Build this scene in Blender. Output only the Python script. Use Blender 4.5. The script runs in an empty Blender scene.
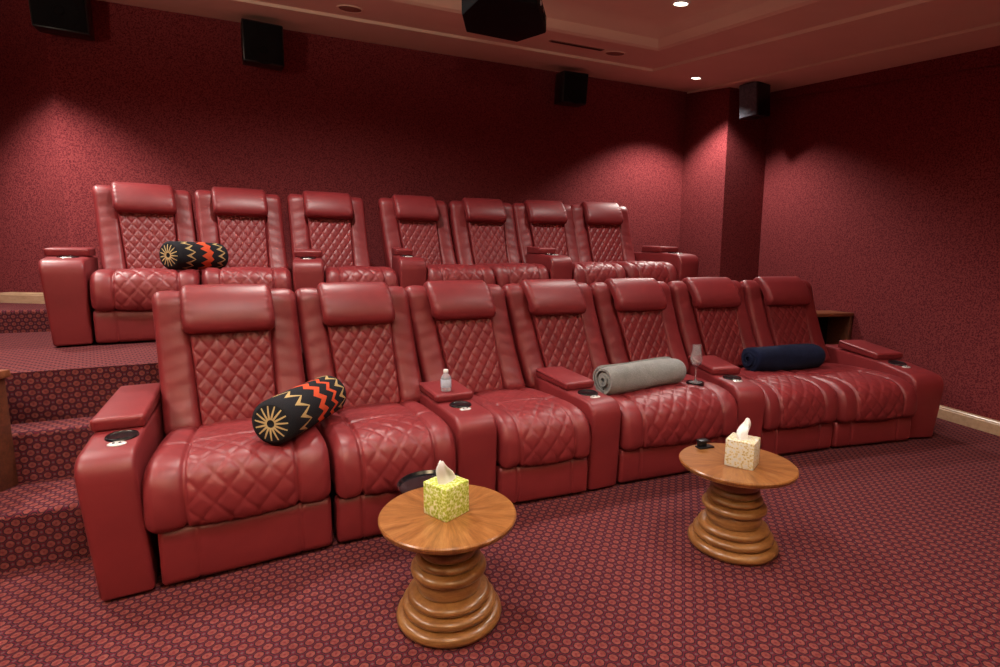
import bpy, bmesh, math, random
import numpy as np
from mathutils import Vector, Matrix
random.seed(4)
SC = bpy.context.scene
COL = SC.collection
PI = math.pi

# ------------------------------------------------------------------ helpers
def link(o, parent=None):
    COL.objects.link(o)
    if parent is not None:
        o.parent = parent
    return o

def thing(name, label, cat, loc=(0, 0, 0), group=None, rotz=0.0):
    o = bpy.data.objects.new(name, None)
    o.empty_display_size = 0.1
    o.location = loc
    o.rotation_euler = (0, 0, rotz)
    o['label'] = label
    o['category'] = cat
    if group:
        o['group'] = group
    return link(o)

def tag(o, label, cat, group=None):
    o['label'] = label
    o['category'] = cat
    if group:
        o['group'] = group
    return o

def raw(name, verts, faces, mat, parent=None, origin=None, smooth=True, angle=None, uv=None):
    """verts in world space (or parent space when origin None); origin is subtracted"""
    V = np.asarray(verts, float)
    if origin is not None:
        V = V - np.asarray(origin, float)
    me = bpy.data.meshes.new(name)
    me.from_pydata([tuple(v) for v in V], [], [tuple(f) for f in faces])
    bm = bmesh.new(); bm.from_mesh(me)
    bmesh.ops.recalc_face_normals(bm, faces=bm.faces)
    bm.to_mesh(me); bm.free()
    if smooth:
        me.shade_smooth()
        if angle:
            me.set_sharp_from_angle(angle=math.radians(angle))
    if uv is not None:
        l = me.uv_layers.new(name='UVMap')
        for lp in me.loops:
            l.data[lp.index].uv = uv[lp.vertex_index]
    if mat:
        me.materials.append(mat)
    return link(bpy.data.objects.new(name, me), parent)

def from_bm(name, bm, mat, parent=None, angle=35, loc=None):
    bmesh.ops.recalc_face_normals(bm, faces=bm.faces)
    me = bpy.data.meshes.new(name)
    bm.to_mesh(me); bm.free()
    me.shade_smooth()
    me.set_sharp_from_angle(angle=math.radians(angle))
    if mat:
        me.materials.append(mat)
    o = link(bpy.data.objects.new(name, me), parent)
    if loc is not None:
        o.location = loc
    return o

def bm_box(bm, x0, x1, y0, y1, z0, z1, bev=0.0, seg=2, M=None):
    r = bmesh.ops.create_cube(bm, size=1.0)
    vs = r['verts']
    for v in vs:
        v.co = Vector(((x0 + x1) / 2 + v.co.x * (x1 - x0), (y0 + y1) / 2 + v.co.y * (y1 - y0), (z0 + z1) / 2 + v.co.z * (z1 - z0)))
    if bev > 0:
        es = list({e for v in vs for e in v.link_edges})
        rr = bmesh.ops.bevel(bm, geom=es, offset=bev, segments=seg, profile=0.5, affect='EDGES')
        vs = list({v for f in rr['faces'] for v in f.verts} | {v for v in vs if v.is_valid})
    if M is not None:
        bmesh.ops.transform(bm, matrix=M, verts=vs)
    return vs

def lathe(bm, prof, seg=32, M=None, cap=True):
    """prof: list of (r,z)"""
    rings = []
    for r, z in prof:
        if r < 1e-6:
            rings.append([bm.verts.new((0, 0, z))])
        else:
            rings.append([bm.verts.new((r * math.cos(2 * PI * k / seg), r * math.sin(2 * PI * k / seg), z)) for k in range(seg)])
    for a, b in zip(rings[:-1], rings[1:]):
        for k in range(seg):
            k2 = (k + 1) % seg
            if len(a) == 1 and len(b) == 1:
                continue
            if len(a) == 1:
                bm.faces.new((a[0], b[k], b[k2]))
            elif len(b) == 1:
                bm.faces.new((a[k], a[k2], b[0]))
            else:
                bm.faces.new((a[k], a[k2], b[k2], b[k]))
    vs = [v for r in rings for v in r]
    if M is not None:
        bmesh.ops.transform(bm, matrix=M, verts=vs)
    return vs

def bm_prism(bm, poly, z0, z1):
    lo = [bm.verts.new((p[0], p[1], z0)) for p in poly]
    hi = [bm.verts.new((p[0], p[1], z1)) for p in poly]
    n = len(poly)
    bm.faces.new(lo[::-1]); bm.faces.new(hi)
    for i in range(n):
        j = (i + 1) % n
        bm.faces.new((lo[i], lo[j], hi[j], hi[i]))
    return lo + hi

def tube(bm, pts, r, seg=8):
    rings = []
    P = [Vector(p) for p in pts]
    for i, p in enumerate(P):
        d = (P[min(i + 1, len(P) - 1)] - P[max(i - 1, 0)]).normalized()
        a = d.orthogonal().normalized(); b = d.cross(a)
        rings.append([bm.verts.new(p + a * r * math.cos(2 * PI * k / seg) + b * r * math.sin(2 * PI * k / seg)) for k in range(seg)])
    for A, B in zip(rings[:-1], rings[1:]):
        for k in range(seg):
            bm.faces.new((A[k], A[(k + 1) % seg], B[(k + 1) % seg], B[k]))
    bm.faces.new(rings[0][::-1]); bm.faces.new(rings[-1])

# ------------------------------------------------------------------ node maths
class S:
    """a shader socket with arithmetic"""
    def __init__(self, nt, s): self.nt, self.s = nt, s
    def _m(self, op, *o):
        n = self.nt.nodes.new('ShaderNodeMath'); n.operation = op
        for i, a in enumerate((self,) + o):
            if isinstance(a, S): self.nt.links.new(a.s, n.inputs[i])
            else: n.inputs[i].default_value = a
        return S(self.nt, n.outputs[0])
    def __add__(self, o): return self._m('ADD', o)
    def __sub__(self, o): return self._m('SUBTRACT', o)
    def __mul__(self, o): return self._m('MULTIPLY', o)
    def __truediv__(self, o): return self._m('DIVIDE', o)
    __radd__ = __add__; __rmul__ = __mul__
    def abs(self): return self._m('ABSOLUTE')
    def frac(self): return self._m('FRACT')
    def __rsub__(self, o): return (self * -1.0) + o
    def lt(self, o): return self._m('LESS_THAN', o)
    def gt(self, o): return self._m('GREATER_THAN', o)
    def min(self, o): return self._m('MINIMUM', o)
    def max(self, o): return self._m('MAXIMUM', o)
    def atan2(self, o): return self._m('ARCTAN2', o)
    def sqrt(self): return self._m('SQRT')
    def floor(self): return self._m('FLOOR')
    def sin(self): return self._m('SINE')

class Mat:
    def __init__(self, name, rough=0.5, spec=0.5, **kw):
        self.m = bpy.data.materials.new(name); self.m.use_nodes = True
        self.nt = self.m.node_tree; self.n = self.nt.nodes; self.l = self.nt.links
        self.b = self.n['Principled BSDF']
        self.b.inputs['Roughness'].default_value = rough
        self.b.inputs['Specular IOR Level'].default_value = spec
        for k, v in kw.items():
            self.b.inputs[k.replace('_', ' ')].default_value = v
    def coord(self, kind='Object'):
        t = self.n.new('ShaderNodeTexCoord'); return t.outputs[kind]
    def xyz(self, sock):
        s = self.n.new('ShaderNodeSeparateXYZ'); self.l.new(sock, s.inputs[0])
        return [S(self.nt, o) for o in s.outputs]
    def comb(self, x, y, z=0.0):
        c = self.n.new('ShaderNodeCombineXYZ')
        for i, a in enumerate((x, y, z)):
            if isinstance(a, S): self.l.new(a.s, c.inputs[i])
            else: c.inputs[i].default_value = a
        return c.outputs[0]
    def noise(self, vec, scale, detail=3, rough=0.55):
        t = self.n.new('ShaderNodeTexNoise'); t.inputs['Scale'].default_value = scale
        t.inputs['Detail'].default_value = detail; t.inputs['Roughness'].default_value = rough
        self.l.new(vec, t.inputs['Vector']); return S(self.nt, t.outputs['Fac'])
    def voronoi(self, vec, scale, feature='F1'):
        t = self.n.new('ShaderNodeTexVoronoi'); t.inputs['Scale'].default_value = scale; t.feature = feature
        self.l.new(vec, t.inputs['Vector']); return S(self.nt, t.outputs['Distance'])
    def ramp(self, fac, stops, interp='LINEAR'):
        r = self.n.new('ShaderNodeValToRGB'); e = r.color_ramp; e.interpolation = interp
        while len(e.elements) < len(stops): e.elements.new(0.5)
        for el, (p, c) in zip(e.elements, stops):
            el.position = p; el.color = (*c, 1)
        self.l.new(fac.s, r.inputs[0]); return r.outputs[0]
    def mix(self, fac, a, b, mode='MIX'):
        m = self.n.new('ShaderNodeMix'); m.data_type = 'RGBA'; m.blend_type = mode
        if isinstance(fac, S): self.l.new(fac.s, m.inputs[0])
        else: m.inputs[0].default_value = fac
        for i, c in ((6, a), (7, b)):
            if isinstance(c, tuple): m.inputs[i].default_value = (*c, 1)
            else: self.l.new(c, m.inputs[i])
        return m.outputs[2]
    def color(self, c):
        if isinstance(c, tuple): self.b.inputs['Base Color'].default_value = (*c, 1)
        else: self.l.new(c, self.b.inputs['Base Color'])
        return self
    def bump(self, h, strength=0.2, dist=0.002):
        b = self.n.new('ShaderNodeBump'); b.inputs['Strength'].default_value = strength
        b.inputs['Distance'].default_value = dist
        self.l.new(h.s, b.inputs['Height']); self.l.new(b.outputs[0], self.b.inputs['Normal'])
        return self

def plain(name, c, rough=0.5, spec=0.5, noise=0.0, **kw):
    m = Mat(name, rough, spec, **kw)
    if noise:
        n = m.noise(m.coord(), 40, 4)
        m.color(m.ramp(n, [(0.3, tuple(x * (1 - noise) for x in c)), (0.7, tuple(min(1, x * (1 + noise)) for x in c))]))
    else:
        m.color(c)
    return m.m

def make_leather():
    m = Mat('red_leather', 0.44, 0.48)
    co = m.coord()
    big = m.noise(co, 5, 3)
    fine = m.noise(co, 260, 2)
    col = m.ramp(big, [(0.3, (0.178, 0.0165, 0.020)), (0.7, (0.222, 0.0225, 0.0255))])
    m.color(col)
    wr = m.noise(co, 16, 4, 0.6)
    m.bump(wr * 2.0 + fine * 0.35, 0.25, 0.0016)
    return m.m

def make_carpet():
    m = Mat('patterned_red_carpet', 0.95, 0.1)
    u, v, _ = m.xyz(m.coord('UV'))
    a, b = 0.051, 0.058
    def cell(ou, ov):
        fx = ((u / a + ou).frac() - 0.5).abs() * a
        fy = ((v / b + ov).frac() - 0.5).abs() * b
        return fx, fy
    def octo(f): return f[0].max(f[1]).max((f[0] + f[1]) * 0.72)
    d = octo(cell(0.0, 0.0)).min(octo(cell(0.5, 0.5)))
    g1 = cell(0.5, 0.0); g2 = cell(0.0, 0.5)
    g = (g1[0] + g1[1]).min(g2[0] + g2[1])
    uvv = m.comb(u, v)
    fib = m.noise(uvv, 420, 2)
    blot = m.noise(uvv, 60, 3)
    ground = m.ramp(fib, [(0.3, (0.060, 0.0075, 0.014)), (0.7, (0.122, 0.0145, 0.026))])
    c = m.mix(d.lt(0.0178), ground, (0.030, 0.012, 0.017))
    med = m.ramp(blot, [(0.35, (0.140, 0.029, 0.026)), (0.65, (0.205, 0.058, 0.049))])
    c = m.mix(d.lt(0.0138), c, med)
    c = m.mix(d.lt(0.0042), c, (0.15, 0.022, 0.026))
    c = m.mix(g.lt(0.0062), c, (0.10, 0.050, 0.058))
    m.color(c)
    m.bump(fib + d.lt(0.0138) * 0.5, 0.5, 0.003)
    return m.m

def make_fabric():
    m = Mat('red_wall_fabric', 0.9, 0.15)
    x, y, z = m.xyz(m.coord())
    vec = m.comb(x, y, z)
    n = m.noise(vec, 72, 3, 0.6)
    v = m.voronoi(vec, 100)
    f = n * 0.7 + v * 0.45
    m.color(m.ramp(f, [(0.33, (0.066, 0.0075, 0.0115)), (0.50, (0.140, 0.0178, 0.0235)), (0.66, (0.230, 0.041, 0.042))]))
    m.bump(f, 0.3, 0.003)
    return m.m

def make_wood(name, cols, mode='radial', rough=0.32):
    m = Mat(name, rough, 0.5)
    x, y, z = m.xyz(m.coord())
    if mode == 'radial':
        ang = y.atan2(x)
        r = (x * x + y * y).sqrt()
        sec = (ang * (16 / (2 * PI)) + 50.0)
        tri = (sec.frac() - 0.5).abs()
        n = m.noise(m.comb(ang * 9.0, r * 9.0, sec.floor() * 3.7), 1.6, 4, 0.65)
        n2 = m.noise(m.comb(ang * 60.0, r * 6.0, 0.0), 1.2, 3)
        f = n * 0.62 + n2 * 0.30 + tri * 0.18
    elif mode == 'ring':
        n = m.noise(m.comb(x * 5.0, y * 5.0, z * 40.0), 1.0, 4, 0.6)
        n2 = m.noise(m.comb(x * 60.0, y * 60.0, z * 200.0), 1.0, 3)
        f = n * 0.7 + n2 * 0.3
    else:
        n = m.noise(m.comb(x * 3.0, y * 22.0, z * 22.0), 1.5, 4, 0.65)
        n2 = m.noise(m.comb(x * 14.0, y * 160.0, z * 160.0), 1.0, 3)
        f = n * 0.7 + n2 * 0.3
    m.color(m.ramp(f, [(0.32, cols[0]), (0.5, cols[1]), (0.68, cols[2])]))
    m.bump(f, 0.12, 0.001)
    m.b.inputs['Coat Weight'].default_value = 0.25
    m.b.inputs['Coat Roughness'].default_value = 0.2
    return m.m

def make_zigzag():
    m = Mat('black_zigzag_knit', 0.9, 0.1)
    u, v, _ = m.xyz(m.coord('UV'))          # u 0..1 round, v 0..1 along
    fib = m.noise(m.comb(u * 1.0, v * 1.0), 260, 2)
    t = (((u * 11.0).frac() - 0.5).abs() * 2.0 * 5.0).floor() / 5.0     # stepped triangle wave
    tri = ((u * 11.0 + 0.5).frac() - 0.5).abs() * 2.0
    black = m.ramp(fib, [(0.3, (0.010, 0.010, 0.013)), (0.7, (0.028, 0.027, 0.031))])
    c = black
    w = v + tri * 0.085
    def band(lo, hi): return w.gt(lo) * w.lt(hi)
    gold = m.ramp(fib, [(0.3, (0.36, 0.24, 0.09)), (0.7, (0.56, 0.40, 0.19))])
    red = m.ramp(fib, [(0.3, (0.50, 0.055, 0.022)), (0.7, (0.72, 0.11, 0.045))])
    w2 = v - tri * 0.07
    gd1 = w.gt(0.185) * w2.lt(0.165)
    c = m.mix((v + tri * 0.13 - 0.285).abs().lt(0.012 + tri * 0.03), c, gold)
    c = m.mix(band(0.50, 0.60), c, red)
    c = m.mix((w).gt(0.735) * w.lt(0.795), c, red)
    c = m.mix((v + tri * 0.10 - 0.95).abs().lt(0.010 + tri * 0.025), c, gold)
    m.color(c); m.bump(fib, 0.5, 0.002)
    return m.m

def make_zigzag_plain():
    m = Mat('black_red_gold_knit', 0.9, 0.1)
    u, v, _ = m.xyz(m.coord('UV'))
    fib = m.noise(m.comb(u, v), 260, 2)
    tri = ((u * 12.0 + 0.5).frac() - 0.5).abs() * 2.0
    black = m.ramp(fib, [(0.3, (0.010, 0.010, 0.013)), (0.7, (0.028, 0.027, 0.031))])
    gold = m.ramp(fib, [(0.3, (0.36, 0.24, 0.09)), (0.7, (0.56, 0.40, 0.19))])
    red = m.ramp(fib, [(0.3, (0.50, 0.055, 0.022)), (0.7, (0.72, 0.11, 0.045))])
    c = black
    c = m.mix((v + tri * 0.13 - 0.29).abs().lt(0.012 + tri * 0.03), c, gold)
    c = m.mix((v + tri * 0.12).gt(0.53) * (v + tri * 0.06).lt(0.66), c, red)
    c = m.mix((v + tri * 0.12 - 0.90).abs().lt(0.012 + tri * 0.03), c, gold)
    m.color(c); m.bump(fib, 0.5, 0.002)
    return m.m

def make_starburst():
    m = Mat('black_gold_starburst_knit', 0.9, 0.1)
    x, y, z = m.xyz(m.coord('UV'))
    px = x - 0.5; py = y - 0.5
    r = (px * px + py * py).sqrt() * 2.0
    ang = (py.atan2(px) * (15 / (2 * PI)) + 40.0).frac()
    d = (ang - 0.5).abs()
    ray = (d * r).lt(0.155 - 0.0) * r.gt(0.20) * r.lt(0.86)
    ray = (d * r + r * 0.08).lt(0.165) * r.gt(0.21) * r.lt(0.95)
    fib = m.noise(m.comb(x, y), 90, 2)
    gold = m.ramp(fib, [(0.3, (0.42, 0.29, 0.12)), (0.7, (0.62, 0.46, 0.23))])
    m.color(m.mix(ray, (0.016, 0.016, 0.019), gold)); m.bump(fib, 0.4, 0.002)
    return m.m

def make_towel(name, c0, c1):
    m = Mat(name, 0.95, 0.1)
    n = m.noise(m.coord(), 130, 4, 0.65); big = m.noise(m.coord(), 14, 3)
    m.color(m.ramp(n * 0.6 + big * 0.4, [(0.35, c0), (0.65, c1)]))
    m.b.inputs['Sheen Weight'].default_value = 0.3 if c0[0] > 0.05 else 0.03
    m.bump(n, 0.8, 0.004)
    return m.m

def make_boxpaper(name, cols, s=55):
    m = Mat(name, 0.55, 0.3)
    co = m.coord()
    v = m.voronoi(co, s); n = m.noise(co, s * 1.4, 3, 0.6)
    m.color(m.ramp(v * 0.6 + n * 0.5, [(0.30, cols[0]), (0.46, cols[1]), (0.60, cols[2]), (0.74, cols[3])]))
    return m.m

def make_ceiling():
    m = Mat('warm_ceiling_paint', 0.75, 0.2)
    n = m.noise(m.coord(), 2.2, 3)
    m.color(m.ramp(n, [(0.3, (0.78, 0.67, 0.50)), (0.7, (0.83, 0.72, 0.54))]))
    return m.m

def emit(name, c, st):
    m = Mat(name, 0.5)
    m.color(c); m.b.inputs['Emission Color'].default_value = (*c, 1); m.b.inputs['Emission Strength'].default_value = st
    return m.m

def glass(name, tint=(1, 1, 1), rough=0.0, ior=1.45):
    m = Mat(name, rough, 0.5); m.color(tint)
    m.b.inputs['Transmission Weight'].default_value = 1.0; m.b.inputs['IOR'].default_value = ior
    return m.m

LEATHER = make_leather()
CARPET = make_carpet()
FABRIC = make_fabric()
CEIL = make_ceiling()
TRIMW = make_wood('pale_trim_wood', [(0.42, 0.26, 0.15), (0.52, 0.33, 0.20), (0.58, 0.39, 0.25)], 'grain', 0.45)
TABLE_TOP = make_wood('sunburst_veneer', [(0.16, 0.054, 0.014), (0.265, 0.100, 0.027), (0.37, 0.162, 0.052)], 'radial', 0.28)
TABLE_LEG = make_wood('turned_oak', [(0.16, 0.060, 0.018), (0.26, 0.110, 0.034), (0.37, 0.180, 0.066)], 'ring', 0.30)
DARKWOOD = make_wood('dark_cherry_wood', [(0.060, 0.018, 0.010), (0.115, 0.035, 0.018), (0.17, 0.055, 0.028)], 'grain', 0.35)
CHERRY = make_wood('cherry_wood', [(0.15, 0.045, 0.020), (0.23, 0.075, 0.032), (0.30, 0.105, 0.045)], 'grain', 0.35)
BLACK = plain('black_plastic', (0.010, 0.010, 0.012), 0.35, 0.5)
BLACKM = plain('black_matte', (0.005, 0.005, 0.006), 0.7, 0.12)
GLOSSB = plain('black_gloss', (0.008, 0.008, 0.010), 0.12, 0.6)
GREYGRILLE = plain('grey_speaker_grille', (0.10, 0.10, 0.125), 0.6, 0.4, noise=0.3)
CHROME = plain('brushed_chrome', (0.66, 0.64, 0.61), 0.35, 0.5, Metallic=0.45)
WHITEP = plain('white_plastic', (0.75, 0.75, 0.74), 0.4, 0.5)
TISSUE = plain('white_tissue', (0.82, 0.80, 0.78), 0.9, 0.1)
ZIG = make_zigzag(); ZIG2 = make_zigzag_plain(); STAR = make_starburst()
GREYT = make_towel('grey_fleece', (0.170, 0.168, 0.160), (0.285, 0.280, 0.268))
NAVYT = make_towel('navy_fleece', (0.004, 0.006, 0.020), (0.010, 0.014, 0.042))
GREENBOX = make_boxpaper('yellow_green_print', [(0.24, 0.32, 0.03), (0.42, 0.50, 0.05), (0.56, 0.62, 0.14), (0.78, 0.78, 0.52)], 110)
CREAMBOX = make_boxpaper('cream_floral_print', [(0.42, 0.30, 0.12), (0.62, 0.50, 0.26), (0.74, 0.68, 0.54), (0.66, 0.66, 0.64)], 105)
GLASS = glass('clear_glass', (0.92, 0.93, 0.95)); GLASS.node_tree.nodes['Principled BSDF'].inputs['Transmission Weight'].default_value = 0.90; WATER = glass('bottle_plastic', (0.80, 0.84, 0.90), 0.05, 1.2); WATER.node_tree.nodes['Principled BSDF'].inputs['Transmission Weight'].default_value = 0.7
LABEL = plain('pale_blue_label', (0.50, 0.56, 0.68), 0.5, 0.3, noise=0.12)
LAMP = emit('lamp_glow', (1.0, 0.86, 0.70), 9.0)
PAINTDK = plain('dark_tan_ceiling_fitting', (0.30, 0.16, 0.115), 0.8, 0.2)  # dark tan of the vent frame and ceiling speaker grilles
SLOT = plain('vent_slot_dark', (0.05, 0.02, 0.015), 0.8, 0.2)

# ------------------------------------------------------------------ camera
F_PX = 516.6; PITCH = 0.1335; CAM_H = 1.2402
cam = bpy.data.cameras.new('camera'); cam.sensor_width = 36.0
cam.lens = F_PX * 36.0 / 1000.0
co = bpy.data.objects.new('camera', cam); COL.objects.link(co)
co.location = (0, 0, CAM_H); co.rotation_euler = (PI / 2 - PITCH, 0, 0)
cam.clip_start = 0.05; cam.clip_end = 60
SC.camera = co

# ------------------------------------------------------------------ soft-pad surface
def resample(prof, n):
    P = np.asarray(prof, float)
    # Catmull-Rom densify then uniform arc length
    Q = []
    for i in range(len(P) - 1):
        p0 = P[max(i - 1, 0)]; p1 = P[i]; p2 = P[i + 1]; p3 = P[min(i + 2, len(P) - 1)]
        for t in np.linspace(0, 1, 12, endpoint=False):
            Q.append(0.5 * (2 * p1 + (p2 - p0) * t + (2 * p0 - 5 * p1 + 4 * p2 - p3) * t * t + (3 * p1 - p0 - 3 * p2 + p3) * t ** 3))
    Q.append(P[-1]); Q = np.array(Q)
    s = np.r_[0, np.cumsum(np.hypot(*np.diff(Q, axis=0).T))]
    ss = np.linspace(0, s[-1], n)
    R = np.c_[np.interp(ss, s, Q[:, 0]), np.interp(ss, s, Q[:, 1])]
    T = np.gradient(R, axis=0); T /= np.linalg.norm(T, axis=1)[:, None] + 1e-9
    return R, np.c_[T[:, 1], -T[:, 0]], ss      # normal = tangent rotated -90

def edge_drop(e, r):
    t = np.clip((r - e) / r, 0, 1)
    return r * (1 - np.sqrt(np.clip(1 - t * t, 0, 1)))

def pad(prof, w, nx, ny, disp=None, er=0.03, vr=0.02, depth=0.05, wfun=None, flip=1):
    """returns local verts [(x,y,z)] and faces. prof is (y,z) top-to-bottom along the front."""
    R, N, ss = resample(prof, ny); N = N * flip
    base = np.linspace(-1, 1, nx)
    k = max(3, int(6))
    eps = 1 - (er / (w / 2)) * (1 - np.sin(np.linspace(0, PI / 2, k)))
    xs = np.unique(np.round(np.r_[base, eps, -eps], 5))
    L = ss[-1]
    V = []
    cols = []
    X, Sg = np.meshgrid(xs, ss, indexing='ij')
    wid = np.array([w if wfun is None else wfun(s / L) for s in ss])
    XM = X * (wid / 2)[None, :]
    e = (1 - np.abs(X)) * (wid / 2)[None, :]
    dr = edge_drop(e, er)
    ve = np.minimum(Sg, L - Sg)
    dv = edge_drop(ve, vr)
    off = -np.maximum(dr, 0) - dv
    if disp is not None:
        off = off + disp(XM, Sg, e, L) * np.clip(e / er, 0, 1)
    Y = R[None, :, 0] + N[None, :, 0] * off
    Z = R[None, :, 1] + N[None, :, 1] * off
    main = np.stack([XM, Y, Z], -1)
    # side skirts
    sk = []
    for i in (0, -1):
        m = main[i].copy()
        m[:, 1] -= N[:, 0] * depth; m[:, 2] -= N[:, 1] * depth
        sk.append(m)
    allc = np.concatenate([sk[0][None], main, sk[1][None]], 0)
    nc, nr = allc.shape[:2]
    V = allc.reshape(-1, 3)
    F = []
    for i in range(nc - 1):
        for j in range(nr - 1):
            F.append((i * nr + j, (i + 1) * nr + j, (i + 1) * nr + j + 1, i * nr + j + 1))
    return V, F

def quilt(x, s, a, b, wd=0.085, k=0.45):
    p = x / a + s / b; q = x / a - s / b
    dp = np.abs((p + 0.5) % 1.0 - 0.5); dq = np.abs((q + 0.5) % 1.0 - 0.5)
    m = np.minimum(dp, dq)
    return (1 - k) * (1 - np.exp(-(m / wd) ** 1.3)) + k * np.sqrt(np.clip(np.sin(PI * dp) * np.sin(PI * dq), 0, 1))

def groove(d, w=0.005): return np.exp(-(d / w) ** 2)

# ------------------------------------------------------------------ rows: plan geometry
class Back:
    """a back-rest frame: origin on the floor below the seat front"""
    def __init__(s, fx, fy, yaw, g, z0, st=0.0, sb=0.0, sx=1.0):
        s.g = g; s.sx = g * sx; s.z0 = z0; s.st = st; s.sb = sb
        s.r = np.array([math.cos(yaw), math.sin(yaw)]); s.n = np.array([math.sin(yaw), -math.cos(yaw)])
        s.o = np.array([fx, fy]) * g + 0.708 * s.n
    def w(s, V, zs=1.0):
        V = np.asarray(V, float)
        sh = s.sb + (s.st - s.sb) * (V[:, 2:3] - 0.5) / 0.59
        xy = s.o + (V[:, :1] * s.sx + sh) * s.r - V[:, 1:2] * s.n
        return np.c_[xy, V[:, 2] + s.z0]
    def pt(s, x, y): return s.o + (x * s.g + s.sb) * s.r - y * s.n

def quadmap(P0, P1, Q0, Q1, Y, z0, w):
    P0, P1, Q0, Q1 = map(np.array, (P0, P1, Q0, Q1))
    def f(V):
        u = V[:, 0] / w + 0.5; t = V[:, 1] / Y
        A = P0 + (P1 - P0) * u[:, None]; B = Q0 + (Q1 - Q0) * u[:, None]
        return np.c_[A + (B - A) * t[:, None], V[:, 2] + z0]
    return f

QP = [(0.668, 0.965), (0.648, 0.88), (0.625, 0.76), (0.598, 0.64), (0.572, 0.54), (0.556, 0.455)]
WP = [(0.840, 1.050), (0.800, 1.097), (0.745, 1.103), (0.706, 1.060), (0.690, 0.96), (0.656, 0.80), (0.612, 0.64), (0.570, 0.53), (0.548, 0.475), (0.560, 0.43)]
HP = [(0.800, 1.110), (0.755, 1.135), (0.705, 1.132), (0.655, 1.095), (0.612, 1.03), (0.592, 0.965), (0.602, 0.925), (0.640, 0.908), (0.675, 0.912)]
SHELL = [(0.600, 0.36), (0.655, 0.62), (0.745, 0.98), (0.790, 1.075), (0.845, 1.075), (0.875, 1.02), (0.850, 0.60), (0.800, 0.06), (0.640, 0.06)]

def q_disp(x, s, e, L):
    return 0.0080 * quilt(x, s, 0.066, 0.092, 0.075, 0.35) - 0.004
def h_disp(x, s, e, L):
    g = np.exp(-((e - 0.02) / 0.020) ** 2) * np.sin(s * 210 + 6 * np.sin(s * 31)) * 0.0035
    return g + 0.006 * np.cos(x / 0.19 * PI / 2) * np.sin(PI * s / L)
def w_disp(x, s, e, L):
    return 0.006 * np.clip(e / 0.06, 0, 1) + 0.0018 * np.sin(s * 60 + x * 25) * np.sin(s * 23 + 1.3)

QUILT = pad(QP, 0.345, 70, 92, q_disp, er=0.012, vr=0.008, depth=0.02, wfun=lambda t: 0.350 - 0.030 * t)
WING = pad(WP, 0.148, 14, 56, w_disp, er=0.034, vr=0.02, depth=0.075)
HEAD = pad(HP, 0.392, 40, 40, h_disp, er=0.032, vr=0.015, depth=0.03)

def prof_solid(prof, w, bev, seg=4):
    """side profile (y,z) extruded across x, with both side loops rounded over by bev"""
    P = np.array(prof, float); n = len(P)
    keep = [k for k in range(n) if np.linalg.norm(P[k] - P[k - 1]) > 1e-4]; P = P[keep]; n = len(P)
    ar = 0.5 * np.sum(P[:, 0] * np.roll(P[:, 1], -1) - np.roll(P[:, 0], -1) * P[:, 1])
    if ar < 0: P = P[::-1]
    d = np.roll(P, -1, 0) - P; d /= np.linalg.norm(d, axis=1)[:, None]
    nr = np.c_[-d[:, 1], d[:, 0]]                       # inward for counter-clockwise
    vn = nr + np.roll(nr, 1, 0); vn /= np.maximum(np.sum(vn * nr, axis=1), 0.35)[:, None]
    rings = []
    for sgn in (-1, 1):
        rr = []
        for k in range(seg + 1):
            a = PI / 2 * k / seg
            x = w / 2 - bev + bev * math.sin(a); ins = bev * (1 - math.cos(a))
            Q = P + vn * ins
            rr.append(np.c_[np.full(n, sgn * x), Q])
        rings.append(rr)
    seq = rings[0][::-1] + rings[1]
    V = np.concatenate(seq); F = []
    for k in range(len(seq) - 1):
        for i in range(n):
            F.append([k * n + i, k * n + (i + 1) % n, (k + 1) * n + (i + 1) % n, (k + 1) * n + i])
    F.append(list(range(n))); F.append(list(range((len(seq) - 1) * n, len(seq) * n)))
    return V, F

def roundpoly(P, rad):
    """round selected corners of an open polygon (rad per vertex)"""
    P = [np.array(p, float) for p in P]; out = []
    n = len(P)
    for i in range(n):
        r = rad[i]
        if r <= 0: out.append(tuple(P[i])); continue
        a = P[i - 1] - P[i]; b = P[(i + 1) % n] - P[i]
        a /= np.linalg.norm(a); b /= np.linalg.norm(b)
        for t in np.linspace(0, 1, 6):
            out.append(tuple(P[i] + a * r * (1 - t) ** 2 + b * r * t ** 2))
    return out

SHELLV = prof_solid(SHELL, 0.60, 0.018)
WINGL = (WING[0] * np.array([1, 1, 1]) + np.array([-(0.315 - 0.077), 0, 0]), WING[1])
WINGR = (WING[0] * np.array([-1, 1, 1]) + np.array([(0.315 - 0.077), 0, 0]), WING[1])

def build_back(bk, parent, loc):
    for nm, (V, Fc) in (('back_shell', SHELLV), ('back_bolster', WINGL), ('back_bolster', WINGR), ('quilted_back_panel', QUILT), ('headrest', HEAD)):
        ang = 50 if nm == 'back_shell' else None
        raw(nm, bk.w(V), Fc, LEATHER, parent, origin=loc, angle=ang)

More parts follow.
